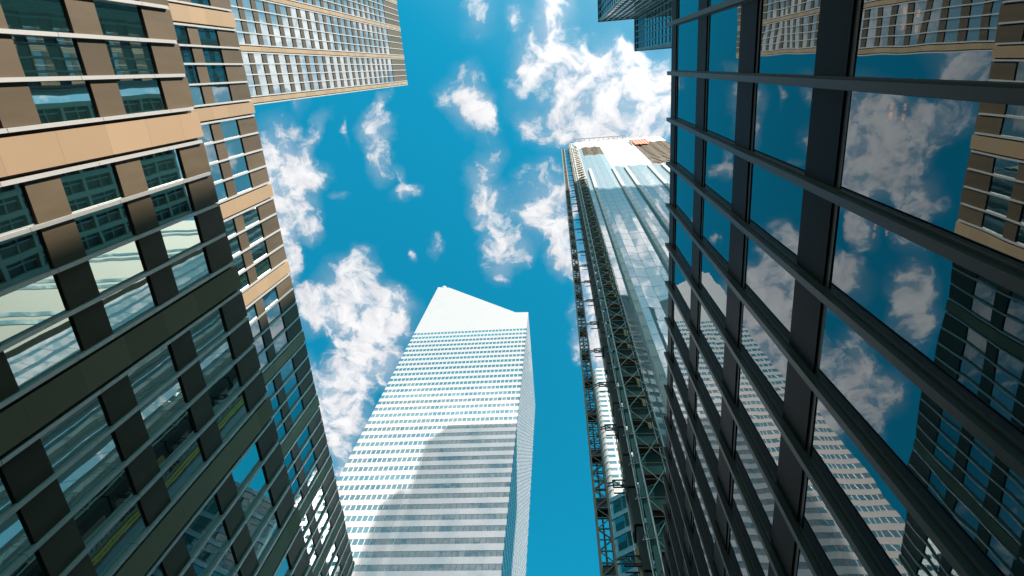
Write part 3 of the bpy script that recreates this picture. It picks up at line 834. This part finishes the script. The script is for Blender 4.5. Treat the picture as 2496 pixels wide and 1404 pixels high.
# ------------------------------------------------------------------ hoist mast with ties
MX0, MX1, MY0, MY1 = 1.42, 2.40, 31.0, 32.0
HB = ((MX0 + MX1) / 2, (MY0 + MY1) / 2, 0)
hm = thing('hoist_mast', 'slender lattice hoist mast tied to the scaffold by short trusses', 'hoist mast', HB)
MT = 7.63 * 31.5
for (px, py) in ((MX0, MY0), (MX1, MY0), (MX0, MY1), (MX1, MY1)):
    mb = MB(); mb.bar((px, py, 0), (px, py, MT), 0.15, 'mast'); mb.build('chord', hm, HB)
mb = MB(); z = 0.6; k = 0; sec = 1.05
while z < MT - sec:
    z1 = z + sec
    for (ax, ay, bx, by) in ((MX0, MY0, MX1, MY0), (MX1, MY0, MX1, MY1), (MX1, MY1, MX0, MY1), (MX0, MY1, MX0, MY0)):
        mb.bar((ax, ay, z), (bx, by, z), 0.075, 'mast')
        if k % 2: mb.bar((ax, ay, z), (bx, by, z1), 0.06, 'mast')
        else: mb.bar((bx, by, z), (ax, ay, z1), 0.06, 'mast')
    if k % 6 == 5:
        mb.box(MX0 + 0.1, MX1 - 0.1, MY0 + 0.12, MY1 - 0.12, z, z1, 'black')
    z = z1; k += 1
mb.build('lattice', hm, HB)
for y in (MY0 + 0.3, MY0 + 0.62):
    mb = MB(); mb.bar((MX0 - 0.03, y, 0), (MX0 - 0.03, y, MT - 2), 0.05, 'yellow', 0.20); mb.build('guide_rail', hm, HB)
mb = MB(); mb.bar((MX0 + 0.45, MY0 + 0.5, 0), (MX0 + 0.45, MY0 + 0.5, MT - 1), 0.13, 'black'); mb.build('cable_duct', hm, HB)
k = -1
while True:
    z = (0.958 + 0.2445 * k) * 31.5 + EYE; k += 1
    if z > MT - 4: break
    mb = MB()
    xa_, xb_ = MX1 + 0.55, sx0 + 0.8
    for dy in (0.0, 0.75):
        y = 30.7 + dy
        mb.bar((xa_, y, z), (xb_, y, z), 0.085, 'black')
    for yy in (30.7, 31.45):
        pass
    for zz_ in (z, z + 0.85):
        mb.bar((xa_, 30.9, zz_), (xb_, 30.9, zz_), 0.09, 'black')
    mb.bar((xa_, 30.9, z), (xa_, 30.9, z + 0.85), 0.11, 'black')
    mb.bar((xa_ + 0.75, 30.9, z), (xa_ + 0.75, 30.9, z + 0.85), 0.08, 'black')
    mb.bar((xa_, 30.9, z + 0.85), (xa_ + 0.75, 30.9, z), 0.06, 'black')
    mb.bar((xa_ + 0.75, 30.9, z + 0.85), (xb_, 30.9, z), 0.06, 'black')
    mb.bar((MX1, MY0, z + 0.25), (xa_, 30.9, z + 0.25), 0.08, 'black')
    mb.bar((MX1, MY0, z + 0.6), (xa_, 30.9, z + 0.6), 0.08, 'black')
    mb.build('tie_truss', hm, HB)

# ------------------------------------------------------------------ white slim tower far behind the scaffold
YL_ = 125.0; LX0, LX1 = 0.0815 * YL_, 0.0815 * YL_ + 26
LBs = ((LX0 + LX1) / 2, YL_ + 6, 0)
ls = thing('slim_tower', 'slim white tower with rounded corner and rows of small blue windows beyond the mast', 'tower', LBs)
ZL = 1.8515 * YL_ + EYE
rad = 2.0
def rrect(x0, x1, y0, y1, r_):
    p = []
    for cx, cy, a0 in ((x0 + r_, y0 + r_, 180), (x1 - r_, y0 + r_, 270), (x1 - r_, y1 - r_, 0), (x0 + r_, y1 - r_, 90)):
        for q in range(0, 91, 15):
            t = math.radians(a0 + q); p.append((cx + r_ * math.cos(t), cy + r_ * math.sin(t)))
    return p
mb = MB(); mb.prism(rrect(LX0 + 0.12, LX1 - 0.12, YL_ + 0.12, YL_ + 12, rad), 0, ZL - 0.3, 'white_wall'); mb.build('core_wall', ls, LBs)
fp = 3.5
z = ZL; i = 0
while z > 4:
    h = 2.0 if i else 1.6
    mb = MB(); mb.prism(rrect(LX0, LX1, YL_, YL_ + 12.1, rad), z - h, z, 'white_wall'); mb.build('white_band', ls, LBs)
    mb = MB()
    xw = LX0 + 1.7
    while xw < LX1 - 3.0:
        w = 2.2
        mb.box(xw, xw + w, YL_ + 0.06, YL_ + 0.115, z - fp + 0.02, z - h - 0.02, 'sky_glass' if (i * 7 + int(xw * 3)) % 9 else 'white_wall')
        mb.box(xw + w, xw + w + 0.5, YL_ + 0.03, YL_ + 0.16, z - fp, z - h, 'white_wall')
        xw += w + 0.5
    mb.build('window_band', ls, LBs)
    z -= fp; i += 1

# ------------------------------------------------------------------ turquoise glass block turned at an angle, in front of it
G0 = Vector((0.0805 * 52, 52.0)); gd = Vector((0.85, -0.53)).normalized(); gn = Vector((-gd.y * -1, -gd.x)).normalized()
gn = Vector((gd.y, -gd.x))
GL, GD, GH = 13.5, 14.0, 63.2
GBs = (G0.x + 4, G0.y, 0)
gb = thing('glass_block', 'lower turquoise glass block turned at an angle in front of the slim white tower', 'building', GBs)
def gp(s, d, z): p = G0 + gd * s + gn * d; return (p.x, p.y, z)
mb = MB()
poly = [gp(0, -0.15, 0), gp(GL, -0.15, 0), gp(GL, -GD, 0), gp(0, -GD, 0)]
mb.prism([(p[0], p[1]) for p in poly], 0, GH - 0.2, 'grey_panel'); mb.build('core_wall', gb, GBs)
z = GH; i = 0
while z > 6:
    mb = MB(); mb.prism([gp(-0.05, 0, 0)[:2], gp(GL, 0, 0)[:2], gp(GL, -0.4, 0)[:2], gp(-0.05, -0.4, 0)[:2]], z - 0.75, z, 'grey_panel'); mb.build('spandrel_band', gb, GBs)
    mb = MB()
    s = 0.35
    while s < GL - 1.3:
        for (a, b) in ((z - 0.80, z - 1.75), (z - 1.85, z - 2.85)):
            t = random.gauss(0, 0.006)
            q = [gp(s, -0.08 + t, b), gp(s + 1.2, -0.08 - t, b), gp(s + 1.2, -0.08 - t, a), gp(s, -0.08 + t, a)]
            mb.face(q, 'turq_glass')
        s += 1.32
    mb.build('window_band', gb, GBs)
    z -= 3.0; i += 1

# ------------------------------------------------------------------ dark stepped tower above the bronze building
X1 = 22.0; HT = 7.885 * X1 + EYE
DBs = (X1 + 8, -24, 0)
dt = thing('dark_tower', 'dark teal stepped tower with thin rails and pale window stripes rising over the bronze building', 'tower', DBs)
def dark_wing(name, x0, x1, y0, y1, rail_y, rail_x):
    """faces -X (x0) and +Y (y1)"""
    mb = MB(); mb.box(x0 + 0.3, x1, y0, y1 - 0.3, 0, HT - 1.0, 'dark_blue')
    mb.box(x0 - 0.25, x1, y0, y1 + 0.25, HT - 1.0, HT, 'lintel'); mb.box(x0 + 0.05, x1, y0, y1 - 0.05, HT - 3.2, HT - 1.6, 'dark_blue')
    w = mb.build(name, dt, DBs)
    zc0 = 7.15 * X1; fpz = 0.1905 * X1
    ry = [y1 - 0.3 - rail_y * k for k in range(int((y1 - y0) / rail_y) + 1)]
    rx = [x0 + 0.3 + rail_x * k for k in range(int((x1 - x0) / rail_x) + 1)]
    rails = []
    for y in ry:
        def f(mb, y=y): mb.box(x0 - 0.12, x0 + 0.29, y - 0.11, y + 0.11, 20, HT - 1.0, 'lintel')
        rails.append((abs(y), f))
    for x in rx:
        def f(mb, x=x): mb.box(x - 0.11, x + 0.11, y1 - 0.29, y1 + 0.12, 20, HT - 1.0, 'lintel')
        rails.append((abs(x), f))
    many(rails, 'rail', w, DBs)
    wn_ = []
    k = 0
    while zc0 - k * fpz > 60:
        z1 = zc0 - k * fpz; z0 = z1 - 0.105 * X1; k += 1
        def f(mb, z0=z0, z1=z1):
            for a, b in zip(ry, ry[1:]):
                mb.box(x0 + 0.12, x0 + 0.29, b + 0.14, a - 0.14, z0, z1, 'pale_glass')
            for a, b in zip(rx, rx[1:]):
                t = random.gauss(0, 0.006)
                mb.box(a + 0.14, b - 0.14, y1 - 0.29, y1 - 0.12, z0, z1, 'pale_glass')
        wn_.append((k, f))
    many(wn_, 'window_row', w, DBs)
dark_wing('main_wing', X1, X1 + 18, -38, -0.095 * X1, 0.0652 * X1, 2.3)
dark_wing('projecting_wing', 0.57 * X1, X1 + 17.5, -39.6, -0.458 * X1, 1.5, 0.0669 * X1)

# ------------------------------------------------------------------ two buildings seen in the mirror glass of the left facade
QX = 14.4; QB = (22, 7, 0); QH = 1.534 * (33.8 + QX) + EYE
gb2 = thing('grid_building', 'grey grid fronted office block mirrored in the left building windows', 'building', QB)
qy0, qy1 = -0.6, 14.4
mb = MB(); mb.box(QX + 0.5, QX + 15, qy0 + 0.05, qy1 - 0.05, 0, QH - 0.1, 'dark'); mb.build('core_wall', gb2, QB)
mb = MB()
ny = 8; nz_ = 20
for i in range(ny + 1):
    y = qy0 + (qy1 - qy0 - 0.5) * i / ny
    mb.box(QX, QX + 0.6, y, y + 0.5, 0, QH, 'grid_stone')
for j in range(nz_ + 1):
    z = QH - 0.45 - j * 4.0
    if z > 0: mb.box(QX + 0.06, QX + 0.58, qy0 + 0.01, qy1 - 0.01, z, z + 0.43, 'grid_stone')
    for i in range(ny):
        y = qy0 + (qy1 - qy0 - 0.5) * i / ny + 0.9
        if z > 4: mb.box(QX + 0.3, QX + 0.55, y, y + 0.10, z - 3.5, z - 0.05, 'joint'); mb.box(QX + 0.3, QX + 0.55, y - 0.35, y + 0.9, z - 1.6, z - 1.5, 'joint')
mb.build('stone_frame', gb2, QB)
PX0 = 48.5; PB = (68, 40, 0); PH = 158
pb = thing('limestone_building', 'pale limestone block mirrored in the left building windows', 'building', PB)
mb = MB(); mb.box(PX0, PX0 + 40, 33.0, 48, 0, PH, 'pale_stone'); mb.build('wall', pb, PB)
mb = MB()
for j in range(40):
    z = PH - 6 - j * 3.8
    if z > 4 and j % 5 in (2, 3): mb.box(PX0 + 2, PX0 + 38, 32.9, 33.1, z, z + 2.0, 'teal_glass')
mb.build('window_band', pb, PB)

FB = (80, -65, 0)  # unseen slab, placed to cast the sun shadow across the pleated tower
fbld = thing('glass_slab', 'tall dark glass slab out of view, placed to shade the pleated glass tower and mirrored low in it', 'building', FB)
mb = MB(); mb.box(60.3, 100, -80, -50.3, 0, 262, 'dark_blue'); mb.build('core_wall', fbld, FB)
for j in range(62):
    z = 259 - j * 4.6
    if z < 20: break
    mb = MB(); mb.box(60, 100.2, -80.2, -50, z, z + 1.5, 'lintel'); mb.build('floor_band', fbld, FB)
mb = MB()
for k in range(11): mb.box(61 + k * 3.8, 61.3 + k * 3.8, -50.28, -49.9, 10, 262, 'lintel')
mb.build('mullion', fbld, FB)
